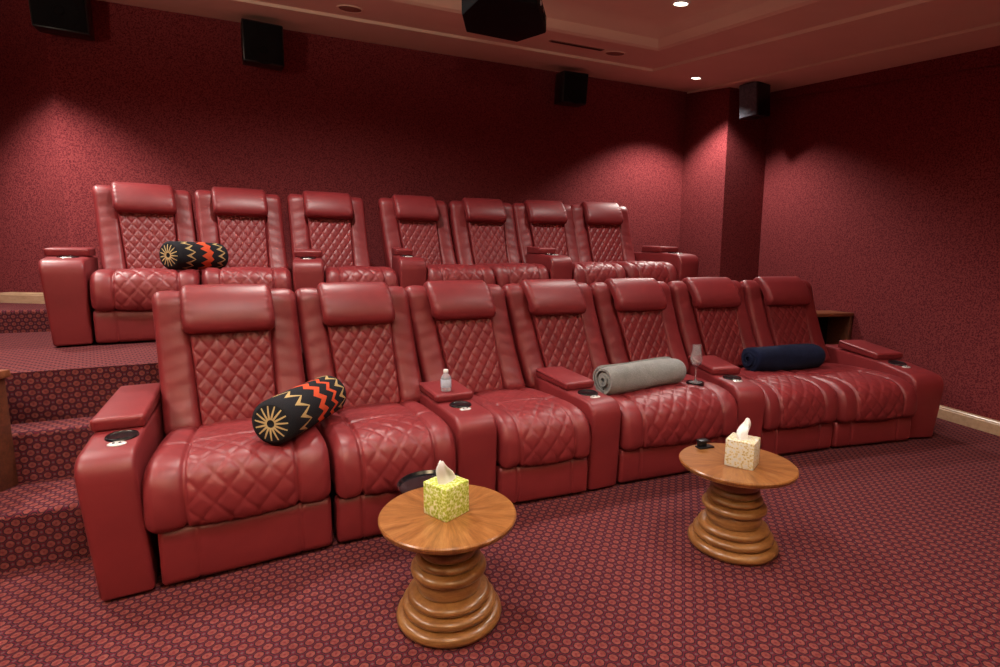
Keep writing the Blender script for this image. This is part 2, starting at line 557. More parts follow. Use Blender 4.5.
def build_seat(P0, P1, Q0, Q1, z0, q, parent, loc, ov=0.0):
    """cushion + footrest + plinth on a plan quadrilateral; q scales the height"""
    w = float(np.linalg.norm(np.array(P1) - np.array(P0)))
    Y = 0.57
    fm = quadmap(P0, P1, Q0, Q1, Y, z0, w)
    P0c = np.array(P0) + (np.array(P0) - np.array(P1)) / w * ov      # the cushion may bulge over the armrest side
    fc = quadmap(P0c, P1, Q0, Q1, Y, z0, w)
    zt = 0.492 * q
    prof = [(0.64, zt - 0.03), (0.50, zt - 0.010), (0.36, zt), (0.24, zt + 0.003), (0.13, zt + 0.002), (0.050, zt - 0.010), (0.000, zt - 0.042),
            (-0.026, zt - 0.095), (-0.034, zt - 0.160), (-0.030, zt - 0.218), (-0.014, zt - 0.243), (0.030, zt - 0.250)]
    side = min(0.205 * w, 0.135)
    sx = w / 2 - side
    def disp(x, s, e, L):
        ax = np.abs(x)
        inq = np.clip((sx - ax) / 0.012, 0, 1)
        ss = s - 0.392          # cross seam
        front = np.clip(ss / 0.02, 0, 1)
        qd = quilt(x, s, 0.094, 0.112, 0.065, 0.25)
        d = inq * (0.0072 * qd * (0.62 + 0.38 * front))
        d += 0.010 * np.cos(np.clip(x / max(sx, 1e-3), -1, 1) * PI / 2) * inq
        so = np.clip((ax - sx) / side, 0, 1)
        d += (1 - inq) * 0.010 * np.sin(PI * so)
        d -= 0.011 * groove(ax - sx, 0.006)
        d -= 0.012 * groove(ss, 0.007) * np.clip((sx + side * 0.8 - ax) / 0.02, 0, 1)
        d += 0.0010 * np.sin(ax * 60 + s * 27) * np.sin(s * 51 + x * 13)
        return d
    nx = int(w / 0.0062); ny = 104
    V, Fc = pad(prof, w - 0.008, nx, ny, disp, er=0.035, vr=0.02, depth=0.09)
    raw('seat_cushion', fc(V), Fc, LEATHER, parent, origin=loc)
    fp = [(0.050, zt - 0.247), (0.012, zt - 0.256), (-0.002, zt - 0.29), (-0.002, zt - 0.36), (0.000, 0.040), (0.008, 0.018), (0.05, 0.012)]
    def fd(x, s, e, L):
        return -0.007 * groove(np.abs(x) - sx, 0.005) + 0.006 * np.sin(PI * s / L)
    V, Fc = pad(fp, w - 0.010, 90, 24, fd, er=0.018, vr=0.012, depth=0.06)
    raw('footrest_panel', fm(V), Fc, LEATHER, parent, origin=loc)
    bm = bmesh.new(); bm_box(bm, -w / 2 + 0.02, w / 2 - 0.02, 0.09, 0.60, 0.0, zt - 0.255)
    V = np.array([v.co[:] for v in bm.verts]); bm.verts.index_update(); Fc = [[v.index for v in f.verts] for f in bm.faces]; bm.free()
    raw('plinth', fm(V), Fc, BLACKM, parent, origin=loc, smooth=False)

def build_arm(name, label, Lp, Rp, Lr, Rr, z0, zf, zl0, zlf, zlb, tf, flare=(0, 0), group='console armrests', ctl=True):
    ext = 0.16 if ' end armrest' in label else 0.02          # end armrests run on beside the back-rest
    Lp, Rp, Lr, Rr = map(np.array, (Lp, Rp, Lr, Rr))
    pf = (Lp + Rp) / 2; pr = (Lr + Rr) / 2
    ax = pr - pf; Ln = float(np.linalg.norm(ax)); ax = ax / Ln
    px = np.array([ax[1], -ax[0]])                   # to the right when looking rearwards
    # look along the axis: +x local = right seen from the front
    if (Rp - Lp) @ px < 0: px = -px
    wf = abs((Rp - Lp) @ px); wr = abs((Rr - Lr) @ px)
    loc = np.array([*pf, z0])
    t = thing(name, label, 'armrest', loc, group)
    def fm(V):
        V = np.array(V, float)
        w = wf + (wr - wf) * np.clip(V[:, 1] / Ln, -0.1, 1.1)
        x = V[:, 0] * w
        h = np.clip(V[:, 2] / zf, 0, 1)
        x = x + np.where(V[:, 0] < 0, -flare[0], flare[1]) * h * np.abs(V[:, 0]) * 2 * np.clip(1.0 - V[:, 1] / Ln, 0, 1)
        return np.c_[pf + x[:, None] * px + V[:, 1:2] * ax, V[:, 2] + z0]
    yl = tf * Ln; yb = Ln
    body = roundpoly([(0.004, 0.012), (-0.012, zf * 0.45), (-0.026, zf - 0.004), (yl, zl0), (yb + ext, zl0 + (zlb - zlf) * 0.7), (yb + ext + 0.01, 0.012)],
                     [0.012, 0.09, 0.095, 0, 0, 0])
    V, Fc = prof_solid(body, 1.0, 0.0001)
    bm = None
    V, Fc = prof_solid([(y, z) for y, z in body], wf, 0.020)
    V[:, 0] /= wf
    raw('body', fm(V), Fc, LEATHER, t, origin=loc, angle=50)
    lid = roundpoly([(yl, zl0 + 0.002), (yl - 0.012, zlf), (yb, zlb), (yb + 0.005, zl0 + (zlb - zlf) * 0.7)], [0.010, 0.022, 0.01, 0])
    V, Fc = prof_solid(lid, wf * 1.02, 0.016); V[:, 0] /= wf
    raw('lid', fm(V), Fc, LEATHER, t, origin=loc, angle=50)
    bm = bmesh.new(); bm_box(bm, -0.42, 0.42, 0.05, yb + ext - 0.02, 0.0, 0.06)
    V = np.array([v.co[:] for v in bm.verts]); bm.verts.index_update(); Fc = [[v.index for v in f.verts] for f in bm.faces]; bm.free()
    raw('foot', fm(V), Fc, BLACKM, t, origin=loc, smooth=False)
    # cup holder and button plate on the deck
    def deck(y): return zf - 0.004 + (zl0 - zf + 0.004) * (y + 0.026) / (yl + 0.026)
    sl = math.atan2(deck(yl) - deck(0.07), yl - 0.07)
    rc = min(0.056, wf * 0.31, (yl - 0.07) * 0.32)
    yc = yl - rc - 0.020
    def place(nm, bm, mat, y, xo, par, ang=40):
        p = pf + ax * y + px * xo
        M = Matrix.Translation((p[0] - loc[0], p[1] - loc[1], deck(y))) @ Matrix(((px[0], ax[0], 0, 0), (px[1], ax[1], 0, 0), (0, 0, 1, 0), (0, 0, 0, 1))) @ Matrix.Rotation(sl, 4, 'X')
        bmesh.ops.transform(bm, matrix=M, verts=bm.verts)
        return from_bm(nm, bm, mat, par, ang)
    bm = bmesh.new()
    lathe(bm, [(0, 0.0025), (rc * 0.80, 0.0025), (rc * 0.85, 0.004), (rc * 0.88, 0.007), (rc, 0.006), (rc * 1.05, 0.002), (rc * 1.05, -0.006)], 28)
    place('cup_holder', bm, GLOSSB, yc, 0.0, t)
    if ctl:
        ya = max(yc - rc - 0.026, 0.055)
        bm = bmesh.new()
        lathe(bm, [(0, 0.006), (0.026, 0.006), (0.031, 0.003), (0.031, -0.006)], 24, Matrix.Diagonal((1.0, 0.66, 1, 1)))
        c = place('control_plate', bm, CHROME, ya, -0.005, t)
        for k in (-1, 1):
            bm = bmesh.new(); lathe(bm, [(0, 0.0085), (0.004, 0.0085), (0.005, 0.005)], 10)
            place('button', bm, BLACK, ya, -0.005 + 0.010 * k, c)
    return t

def seat_thing(name, label, P0, P1, Q0, Q1, z0, q, backs, group, ov=0.0):
    m = (np.array(P0) + np.array(P1)) / 2
    loc = np.array([m[0], m[1], z0])
    t = thing(name, label, 'recliner', loc, group)
    build_seat(P0, P1, Q0, Q1, z0, q, t, loc, ov)
    for b in backs: build_back(b, t, loc)
    return t

# ---- front row
FX = [(-1.354892, 2.594668), (-0.810794, 2.882882), (-0.258428, 3.147034), (0.327222, 3.383202), (0.915522, 3.619052), (1.519192, 3.833384), (2.135582, 4.011994)]
FB = [Back(*FX[i], 0.3763 - 0.1112 * (i / 3 - 1), 1.0 + 0.055 * i / 6, 0.0, (-0.012, 0, 0, 0.005, 0.02, 0.035, 0.04)[i], (0.008, 0.045, 0.08, 0.10, 0.115, 0.13, 0.125)[i], (1.035, 0.99, 1.012, 1.012, 1.012, 1.012, 1.012)[i]) for i in range(7)]
def backline(B, s, y=0.545):
    i = int(np.clip(math.floor(s), 0, len(B) - 1))
    return B[i].pt((s - i - 0.5) * 0.63, y)
GF = 'front row of red leather recliners'
front = [
    ('front row red leather recliner at the left end, beside the wide left armrest', (-1.296, 1.824), (-0.727, 2.129), 0.0, 1.0, 1.00, [0]),
    ('front row red recliner second from left, under the right end of the bolster', (-0.719, 2.133), (-0.208, 2.370), 1.0, 1.93, 0.97, [1]),
    ('front row single red recliner between two consoles, right of the water bottle', (-0.012, 2.490), (0.482, 2.668), 2.28, 3.02, 0.955, [2]),
    ('extra wide front row red recliner holding the rolled grey blanket', (0.667, 2.764), (1.450, 3.061), 3.40, 4.92, 0.94, [3, 4]),
    ('front row red recliner under the left end of the rolled navy blanket', (1.642, 3.149), (2.231, 3.341), 5.28, 6.0, 0.92, [5]),
    ('front row red leather recliner at the right end, nearest the right wall', (2.239, 3.344), (2.880, 3.497), 6.0, 7.05, 0.90, [6]),
]
for lab, P0, P1, s0, s1, q, bi in front:
    seat_thing('recliner', lab, P0, P1, backline(FB, s0 + 0.006), backline(FB, s1 - 0.006), 0.0, q, [FB[k] for k in bi], GF, 0.034 if s0 == 0.0 else 0.0)
GA = 'armrests of the front row'
def arm_f(lab, L, R, s0, s1, zf, zl0, zlf, zlb, tf, fl=(0, 0), ab=None):
    a, b = ab or (backline(FB, s0), backline(FB, s1))
    build_arm('console_armrest', lab, L, R, a, b, 0.0, zf, zl0, zlf, zlb, tf, fl, GA)
arm_f('wide left end armrest of the front row beside the carpeted steps', (-1.467, 1.750), (-1.299, 1.800), -0.44, -0.05, 0.565, 0.585, 0.640, 0.665, 0.33, (0.035, -0.026), ((-1.815, 2.41), (-1.660, 2.49)))
arm_f('front row console armrest with the water bottle standing on its lid', (-0.200, 2.373), (-0.023, 2.486), 1.93, 2.24, 0.510, 0.512, 0.556, 0.566, 0.50)
arm_f('front row console armrest at the left end of the rolled grey blanket', (0.490, 2.671), (0.657, 2.760), 3.06, 3.36, 0.505, 0.515, 0.562, 0.580, 0.40)
arm_f('front row console armrest beside the wine glass, left of the navy blanket', (1.457, 3.064), (1.633, 3.146), 4.96, 5.25, 0.488, 0.500, 0.550, 0.568, 0.45)
arm_f('right end armrest of the front row near the right wall', (2.891, 3.500), (3.095, 3.590), 7.10, 7.42, 0.465, 0.520, 0.570, 0.620, 0.46, (0.0, 0.03))

# ---- rear row on the platform
ZP = 0.7153
BX = [(-2.730878, 4.075488), (-2.141942, 4.323634), (-1.516436, 4.556622), (-0.791926, 4.818866), (-0.186984, 5.030972), (0.422622, 5.218380), (1.011876, 5.373988)]
BB = [Back(*BX[i], 0.4134 - 0.1578 * (i / 3 - 1), 1.0, ZP + 0.002 * i, (-0.005, 0.015, 0.03, 0.012, 0.028, 0.015, 0.012)[i], (0.02, 0.025, 0.04, 0.06, 0.068, 0.07, 0.055)[i], 1.02) for i in range(7)]
GB = 'rear row of red leather recliners'
rear = [
    ('rear row red recliner at the left end, beside the wide armrest', (-2.622, 3.303), (-2.076, 3.591), 0.0, 1.0, 0.97, 0),
    ('rear row red recliner second from left, under the right end of the bolster', (-2.068, 3.595), (-1.524, 3.806), 1.0, 2.0, 0.99, 1),
    ('rear row red recliner just left of the dark gap between seat groups', (-1.308, 3.884), (-0.792, 4.069), 2.34, 3.0, 1.0, 2),
    ('rear row red recliner just right of the dark gap between seat groups', (-0.578, 4.145), (-0.037, 4.334), 3.16, 4.0, 1.03, 3),
    ('rear row red recliner third from the right end', (-0.029, 4.336), (0.427, 4.479), 4.0, 5.0, 1.05, 4),
    ('rear row red recliner second from the right end', (0.638, 4.544), (1.133, 4.674), 5.26, 6.0, 1.07, 5),
    ('rear row red leather recliner at the right end, nearest the lit corner', (1.141, 4.676), (1.636, 4.806), 6.0, 7.0, 1.09, 6),
]
for lab, P0, P1, s0, s1, q, k in rear:
    seat_thing('recliner', lab, P0, P1, backline(BB, s0 + 0.006), backline(BB, s1 - 0.006), ZP, q, [BB[k]], GB)
GA2 = 'armrests of the rear row'
def arm_b(lab, L, R, s0, s1, zf, tf, fl=(0, 0), ab=None):
    a, b = ab or (backline(BB, s0), backline(BB, s1))
    build_arm('console_armrest', lab, L, R, a, b, ZP, zf, zf + 0.020, zf + 0.075, zf + 0.095, tf, fl, GA2)
arm_b('wide left end armrest of the rear row near the left wall', (-2.80, 3.20), (-2.628, 3.300), -0.40, -0.04, 0.555, 0.42, (0.03, 0), ((-3.28, 3.84), (-3.05, 3.94)))
arm_b('rear row console armrest between the second and third seats from the left', (-1.518, 3.808), (-1.314, 3.882), 2.02, 2.33, 0.555, 0.48)
arm_b('rear row console armrest in front of the dark gap between seat groups', (-0.786, 4.071), (-0.584, 4.143), 3.02, 3.14, 0.575, 0.48)
arm_b('rear row console armrest between third and second seats from the right end', (0.433, 4.481), (0.632, 4.542), 5.02, 5.25, 0.595, 0.48)
arm_b('right end armrest of the rear row in front of the lit corner', (1.642, 4.807), (1.837, 4.858), 7.03, 7.35, 0.615, 0.48, (0, 0.03))

# ------------------------------------------------------------------ room shell
A22 = math.radians(22.0)
UX = np.array([math.cos(A22), math.sin(A22)]); NX = np.array([math.sin(A22), -math.cos(A22)])
CORNER = np.array([2.393, 7.0]); ZC = 3.435; KC = 0.19
def room(u, n): return CORNER + UX * u + NX * n
def zc(p): return ZC - KC * float((np.asarray(p[:2]) - CORNER) @ NX)
RW = lambda y: 3.581 - 0.1444 * (y - 4.108)       # right wall x at y

def struct(o): o['kind'] = 'structure'; return o

def slab_poly(name, poly, z, mat, th=0.05):
    V = []; n = len(poly)
    for p in poly: V.append((p[0], p[1], z))
    for p in poly: V.append((p[0], p[1], z - th))
    F = [tuple(range(n)), tuple(range(2 * n - 1, n - 1, -1))]
    for i in range(n):
        j = (i + 1) % n; F.append((i, j, n + j, n + i))
    return V, F

def carpet_block(name, poly, z0, z1, nose=0.02):
    """a carpeted solid: top and faces with metre UVs"""
    bm = bmesh.new()
    vs = bm_prism(bm, poly, z0, z1)
    top = [e for e in bm.edges if all(abs(v.co.z - z1) < 1e-6 for v in e.verts)]
    if nose: bmesh.ops.bevel(bm, geom=top, offset=nose, segments=4, profile=0.5, affect='EDGES')
    bmesh.ops.recalc_face_normals(bm, faces=bm.faces)
    uvl = bm.loops.layers.uv.new('UVMap')
    for f in bm.faces:
        for lp in f.loops:
            c = lp.vert.co
            u = c.x * UX[0] + c.y * UX[1]; v = c.x * -UX[1] + c.y * UX[0]
            if abs(f.normal.z) < 0.5:
                d = Vector((-f.normal.y, f.normal.x, 0)).normalized() if (f.normal.x ** 2 + f.normal.y ** 2) > 1e-9 else Vector((1, 0, 0))
                u = c.x * d.x + c.y * d.y; v = c.z
            lp[uvl].uv = (u, v)
    me = bpy.data.meshes.new(name); bm.to_mesh(me); bm.free()
    me.materials.append(CARPET)
    return struct(link(bpy.data.objects.new(name, me)))

yF0 = -3.0
LW = [(-3.726, 4.527), (-4.60, 4.74), (-5.6, 5.0), (-5.6, yF0)]
carpet_block('floor', [(-6.2, yF0), (5.2, yF0), (5.2, 8.2), (-6.2, 8.2)], -0.06, 0.0, 0)
# platform for the rear row, the two steps beside the front row and the back landing
ED = np.array([math.cos(math.radians(25)), math.sin(math.radians(25))])
pe = [(-1.80, 2.74), (0.30, 3.78), (2.0, 4.70), (3.30, 5.40)]
left3 = np.array([-1.80, 2.74]) - ED * 3.6
carpet_block('floor_platform', [tuple(left3)] + pe + [(3.30, 7.6), (-6.0, 6.2), (-6.0, left3[1])], 0.0, ZP)
# steps (left of the armrest)
def stepblock(name, d_front, ztop, depth):
    a = np.array([-0.871 * d_front, d_front])
    side = np.array([-0.51, 0.86])
    # right end: meets the line beside the left armrest
    L0 = np.array([-1.575, 1.83])
    M_ = np.array([[ED[0], -side[0]], [ED[1], -side[1]]])
    t, s_ = np.linalg.solve(M_, L0 - a)
    r0 = a + ED * t
    b0 = np.array([-0.871 * depth, depth])
    t2, s2 = np.linalg.solve(M_, L0 - b0)
    r1 = b0 + ED * t2
    l0 = a - ED * 3.2; l1 = b0 - ED * 3.2
    return carpet_block(name, [tuple(l0), tuple(r0), tuple(r1), tuple(l1)], 0.0, ztop)
stepblock('floor_step', 2.05, ZP / 3, 2.50)
stepblock('floor_step', 2.345, ZP * 2 / 3, 2.50)
# back landing by the left wall
carpet_block('floor_landing', [(-3.36, 4.10), (-3.36, 4.85), (-4.6, 4.95), (-6.0, 5.2), (-6.0, 3.05)], ZP, ZP + 0.175)

def wall(name, pts, z0, ztops, mat=FABRIC, th=0.10, out=None):
    """a thick vertical wall along pts; ztops one per point; thickness goes to the left of travel"""
    P = [np.array(p, float) for p in pts]; n = len(P); V = []; 
    nor = []
    for i in range(n):
        d = P[min(i + 1, n - 1)] - P[max(i - 1, 0)]; d /= np.linalg.norm(d); nor.append(np.array([-d[1], d[0]]))
    for i in range(n):
        q = P[i] + nor[i] * th
        V += [(*P[i], z0), (*P[i], ztops[i]), (*q, z0), (*q, ztops[i])]
    F = []
    for i in range(n - 1):
        a, b = 4 * i, 4 * (i + 1)
        F += [(a, b, b + 1, a + 1), (a + 2, a + 3, b + 3, b + 2), (a + 1, b + 1, b + 3, a + 3), (a, a + 2, b + 2, b)]
    F += [(0, 1, 3, 2), (4 * n - 4, 4 * n - 2, 4 * n - 1, 4 * n - 3)]
    return struct(raw(name, V, F, mat, smooth=False))

EPIL = np.array([2.668, 6.320]); GPIL = np.array([3.236, 6.50])
wall('wall_back', [LW[0], tuple(CORNER)], 0.0, [3.6, 3.6])
wall('wall_left', [LW[3], LW[2], LW[1], LW[0]], 0.0, [3.7, 3.7, 3.7, 3.7])
wall('wall_right', [(RW(7.0), 7.0), (RW(yF0), yF0)], 0.0, [3.6, 3.6])
# the pilaster in the right back corner
bm = bmesh.new(); bm_prism(bm, [tuple(CORNER), tuple(EPIL), (RW(6.52) + 0.02, 6.52), (RW(7.1), 7.1)], 0.0, 3.5)
pil = struct(from_bm('wall_pilaster', bm, FABRIC, None, 20))

# baseboards: a profiled strip
def skirting(name, a, b, z, inward, h=0.105):
    a = np.array(a); b = np.array(b); d = b - a; L = np.linalg.norm(d); d /= L
    prof = [(0, 0), (0.018, 0), (0.018, h * 0.72), (0.013, h * 0.78), (0.013, h * 0.86), (0.007, h * 0.92), (0.006, h), (0, h)]
    V = []; n = len(prof)
    for p in (a, b):
        for o, zz in prof:
            q = p + np.array(inward) * o; V.append((q[0], q[1], z + zz))
    F = [(i, (i + 1) % n, n + (i + 1) % n, n + i) for i in range(n)] + [tuple(range(n)), tuple(range(2 * n - 1, n - 1, -1))]
    return struct(raw(name, V, F, TRIMW, smooth=False))
skirting('baseboard_right', (RW(5.3), 5.3), (RW(yF0), yF0), 0.0, (-0.99, -0.143))
dl = np.array(LW[0]) - np.array(LW[1]); dl /= np.linalg.norm(dl)
skirting('baseboard_left', LW[2], LW[0], ZP + 0.175, (dl[1], -dl[0]), 0.10)
skirting('baseboard_back', LW[0], tuple(room(-4.5, 0)), ZP + 0.175 - 0.155, (NX[0], NX[1]), 0.10)

# ceiling: raked rings in the (u, n) frame of the room
def cpt(u, n, dz=0.0):
    p = room(u, n); return (p[0], p[1], ZC - KC * n + dz)
UL, NF = -9.0, 4.4
def ring_mesh(name, rings, mat):
    """rings: list of (u_right, n_back, dz); each ring runs from the far left along the back then forward at the right"""
    V = []; F = []
    for (u, n, dz) in rings:
        V += [cpt(UL, n, dz), cpt(u, n, dz), cpt(u + (0.0 if u > 0.5 else -0.06 * (NF - n)), NF, dz)]
    for i in range(len(rings) - 1):
        a, b = 3 * i, 3 * (i + 1)
        F += [(a, a + 1, b + 1, b), (a + 1, a + 2, b + 2, b + 1)]
    return V, F
rings = [(1.6, -1.2, 0.0), (-1.12, 0.77, 0.0), (-1.135, 0.785, 0.022), (-1.60, 1.46, 0.022), (-1.635, 1.50, 0.035), (-1.70, 1.58, 0.085), (-1.80, 1.72, 0.125), (-1.95, 1.90, 0.14)]
V, F = ring_mesh('ceiling', rings, CEIL)
k = len(V) - 3
V.append(cpt(UL, NF, 0.14)); F.append((k, k + 1, k + 2, len(V) - 1))
ceil = struct(raw('ceiling', V, F, CEIL, smooth=True, angle=14))
# flat ceiling over the front of the room
pa, pb = cpt(UL, NF), cpt(1.6, NF)
V = [pa, pb, (pb[0] + NX[0] * 7, pb[1] + NX[1] * 7, pb[2]), (pa[0] + NX[0] * 7, pa[1] + NX[1] * 7, pa[2])]
V = V + [(x, y, z + 0.3) for x, y, z in V]
struct(raw('ceiling_front', V, [(0, 1, 2, 3), (4, 5, 6, 7), (0, 1, 5, 4), (1, 2, 6, 5), (2, 3, 7, 6), (3, 0, 4, 7)], CEIL, smooth=False))
# border board along the right wall, widening towards the front
V = []
for dz in (-0.002, -0.022):
    V += [cpt(0.0, 0.02, dz), cpt(-0.60, 3.6, dz), cpt(-0.78, NF, dz), cpt(0.5, NF, dz), cpt(0.62, 0.9, dz), cpt(0.50, 0.02, dz)]
n = 6
struct(raw('trim_1', V, [tuple(range(n)), tuple(range(2 * n - 1, n - 1, -1))] + [(i, (i + 1) % n, n + (i + 1) % n, n + i) for i in range(n)], CEIL, smooth=False))
# fabric frieze below the ceiling on the right wall
V = []
for (y, drop) in ((6.45, 0.10), (5.4, 0.12), (4.3, 0.14), (3.3, 0.155), (2.0, 0.17)):
    x = RW(y); zt = zc((x, y)) + 0.02
    V += [(x + 0.02, y, zt), (x - 0.035, y, zt), (x - 0.035, y, zt - drop - 0.02), (x + 0.02, y, zt - drop - 0.02)]
F = [(0, 1, 2, 3), (19, 18, 17, 16)]
for i in range(4):
    for j in range(4):
        F.append((4 * i + j, 4 * i + (j + 1) % 4, 4 * i + 4 + (j + 1) % 4, 4 * i + 4 + j))
struct(raw('trim_2', V, F, FABRIC, smooth=False))

# ------------------------------------------------------------------ ceiling fittings
TILT = Matrix.Rotation(-math.atan(KC), 4, Vector((UX[0], UX[1], 0)))
tl = Vector((KC * NX[0], KC * NX[1], 1)).normalized()
TILT = Vector((0, 0, 1)).rotation_difference(tl).to_matrix().to_4x4()
def downlight(u, n, dz, label, power, ang=1.9, blend=0.5, aim=None, r=0.06):
    p = cpt(u, n, dz)
    t = thing('downlight', label, 'ceiling light', p, 'recessed ceiling downlights')
    bm = bmesh.new(); lathe(bm, [(r * 0.80, -0.001), (r * 0.86, -0.010), (r * 1.05, -0.008), (r * 1.12, 0.001)], 28, TILT)
    from_bm('rim', bm, WHITEP, t)
    bm = bmesh.new(); lathe(bm, [(0, -0.004), (r * 0.82, -0.004)], 24, TILT)
    from_bm('lens', bm, LAMP, t)
    return lamp(p, power, ang, 1.0 if ang > 2.3 else blend, aim)
def lamp(p, power, ang=1.9, blend=0.6, aim=None, col=(1.0, 0.93, 0.86), rad=0.05):
    l = bpy.data.lights.new('spot', 'SPOT'); l.energy = power; l.spot_size = ang; l.spot_blend = blend; l.color = col
    l.shadow_soft_size = rad
    o = bpy.data.objects.new('spot_lamp', l); COL.objects.link(o)
    o.location = (p[0], p[1], p[2] - 0.04)
    d = Vector(aim) if aim else Vector((0, 0, -1))
    o.rotation_euler = d.to_track_quat('-Z', 'Y').to_euler()
    return o

DL = [(-2.09, 2.32, 0.14, 'recessed downlight in the raised ceiling tray at the top edge of view', 130, 2.4),
      (-0.58, 0.82, 0.0, 'recessed downlight in the lower soffit near the right back corner', 210, 2.1)]
for d in DL: downlight(*d)
# the tray and soffit lights of the part of the room beyond the frame's edge
for (u, n, dz, pw, an) in ((-4.7, 2.2, 0.14, 210, 2.9), (-6.7, 2.2, 0.14, 180, 2.9), (-2.7, 4.3, 0.14, 90, 2.2), (-4.9, 4.3, 0.14, 100, 2.2), (-6.9, 4.3, 0.14, 95, 2.2),
                           (-6.85, 0.80, 0.0, 260, 1.9)):
    lamp(cpt(u, n, dz), pw, an, 1.0 if an > 2.5 else 0.6)
for (x, y, pw) in ((-2.4, 0.9, 26), (0.0, 0.6, 30), (2.3, 1.6, 30)):
    lamp((x, y, 2.58), pw, 2.4, 0.8)
# unseen upward spots, added behind the viewer to brighten the ceiling
for (x, y, pw) in ((-2.6, -0.6, 600), (0.2, -1.2, 740), (2.4, -0.9, 340)):
    lamp((x, y, 1.9), pw, 2.0, 0.9, (0.05, 0.50, 1.0), (1.0, 0.84, 0.66), 0.15)

# vent slot and two flush ceiling discs
p = cpt(-2.29, 1.17, 0.022)
t = thing('air_vent', 'narrow dark slot air vent in the ceiling soffit right of the projector', 'vent', p)
Mv = Matrix.Rotation(A22, 4, 'Z')
bm = bmesh.new(); bm_box(bm, -0.28, 0.28, -0.028, 0.028, -0.006, 0.003, 0.002, 1, TILT @ Mv); from_bm('frame', bm, PAINTDK, t)
bm = bmesh.new()
for k in (-1, 0, 1): bm_box(bm, -0.265, 0.265, k * 0.015 - 0.006, k * 0.015 + 0.006, -0.010, -0.004, 0, 1, TILT @ Mv)
from_bm('slat', bm, SLOT, t)
for (u, n, lab) in ((-1.845, 1.124, 'flush round ceiling speaker in the soffit above the small wall speaker'), (-4.29, 1.04, 'flush round ceiling speaker in the soffit left of the projector')):
    p = cpt(u, n, 0.022)
    t = thing('ceiling_speaker', lab, 'speaker', p, 'flush ceiling speakers')
    bm = bmesh.new(); lathe(bm, [(0, -0.004), (0.085, -0.004), (0.088, -0.002)], 28, TILT); from_bm('grille', bm, PAINTDK, t)
    bm = bmesh.new(); lathe(bm, [(0.088, -0.004), (0.094, -0.007), (0.102, -0.005), (0.104, 0.002)], 28, TILT); from_bm('rim', bm, CEIL, t)

# projector hanging from the tray
def projector():
    P = [np.array(p) for p in PROJ]
    c = sum(P) / len(P)
    z0, h = 2.75, 0.125
    t = thing('projector', 'black ceiling-mounted projector with chamfered corners at the top centre', 'projector', (c[0], c[1], z0))
    bm = bmesh.new()
    bm_prism(bm, [tuple(q - c) for q in P], 0.0, h)
    top = [e for e in bm.edges if all(v.co.z > h - 1e-6 for v in e.verts) or all(v.co.z < 1e-6 for v in e.verts)]
    bmesh.ops.bevel(bm, geom=top, offset=0.018, segments=2, profile=0.5, affect='EDGES')
    from_bm('housing', bm, BLACKM, t, 25)
    def on_face(a, b, q, zz):
        f0, f1 = P[a] - c, P[b] - c; fd = (f1 - f0) / np.linalg.norm(f1 - f0); fn = np.array([fd[1], -fd[0]])
        if fn @ ((f0 + f1) / 2) < 0: fn = -fn
        lc = f0 + (f1 - f0) * q
        return Matrix.Translation((lc[0], lc[1], h * zz)) @ Vector((0, 0, 1)).rotation_difference(Vector((fn[0], fn[1], 0))).to_matrix().to_4x4()
    bm = bmesh.new(); lathe(bm, [(0.048, -0.02), (0.048, 0.03), (0.042, 0.034), (0.038, 0.02), (0.02, 0.012), (0, 0.016)], 28, on_face(4, 3, 0.5, 0.52)); from_bm('lens', bm, GLOSSB, t)
    for q, zz in ((0.30, 0.50), (0.50, 0.45), (0.72, 0.40)):
        bm = bmesh.new(); lathe(bm, [(0.014, -0.01), (0.014, 0.005), (0.011, 0.008), (0, 0.009)], 16, on_face(3, 2, q, zz)); from_bm('connector', bm, CHROME if q < 0.4 else GLOSSB, t)
    bm = bmesh.new(); bm_box(bm, -0.11, 0.11, -0.09, 0.09, h - 0.005, h + 0.03, 0.006)
    zt = zc(c) + 0.14 - z0
    lathe(bm, [(0.03, h + 0.02), (0.03, zt - 0.02), (0.10, zt - 0.02), (0.10, zt + 0.005)], 20)
    from_bm('mount', bm, BLACKM, t)
PROJ = [(-0.224, 3.638), (0.117, 3.794), (0.305, 3.653), (0.22, 3.26), (-0.104, 3.17), (-0.235, 3.40)]

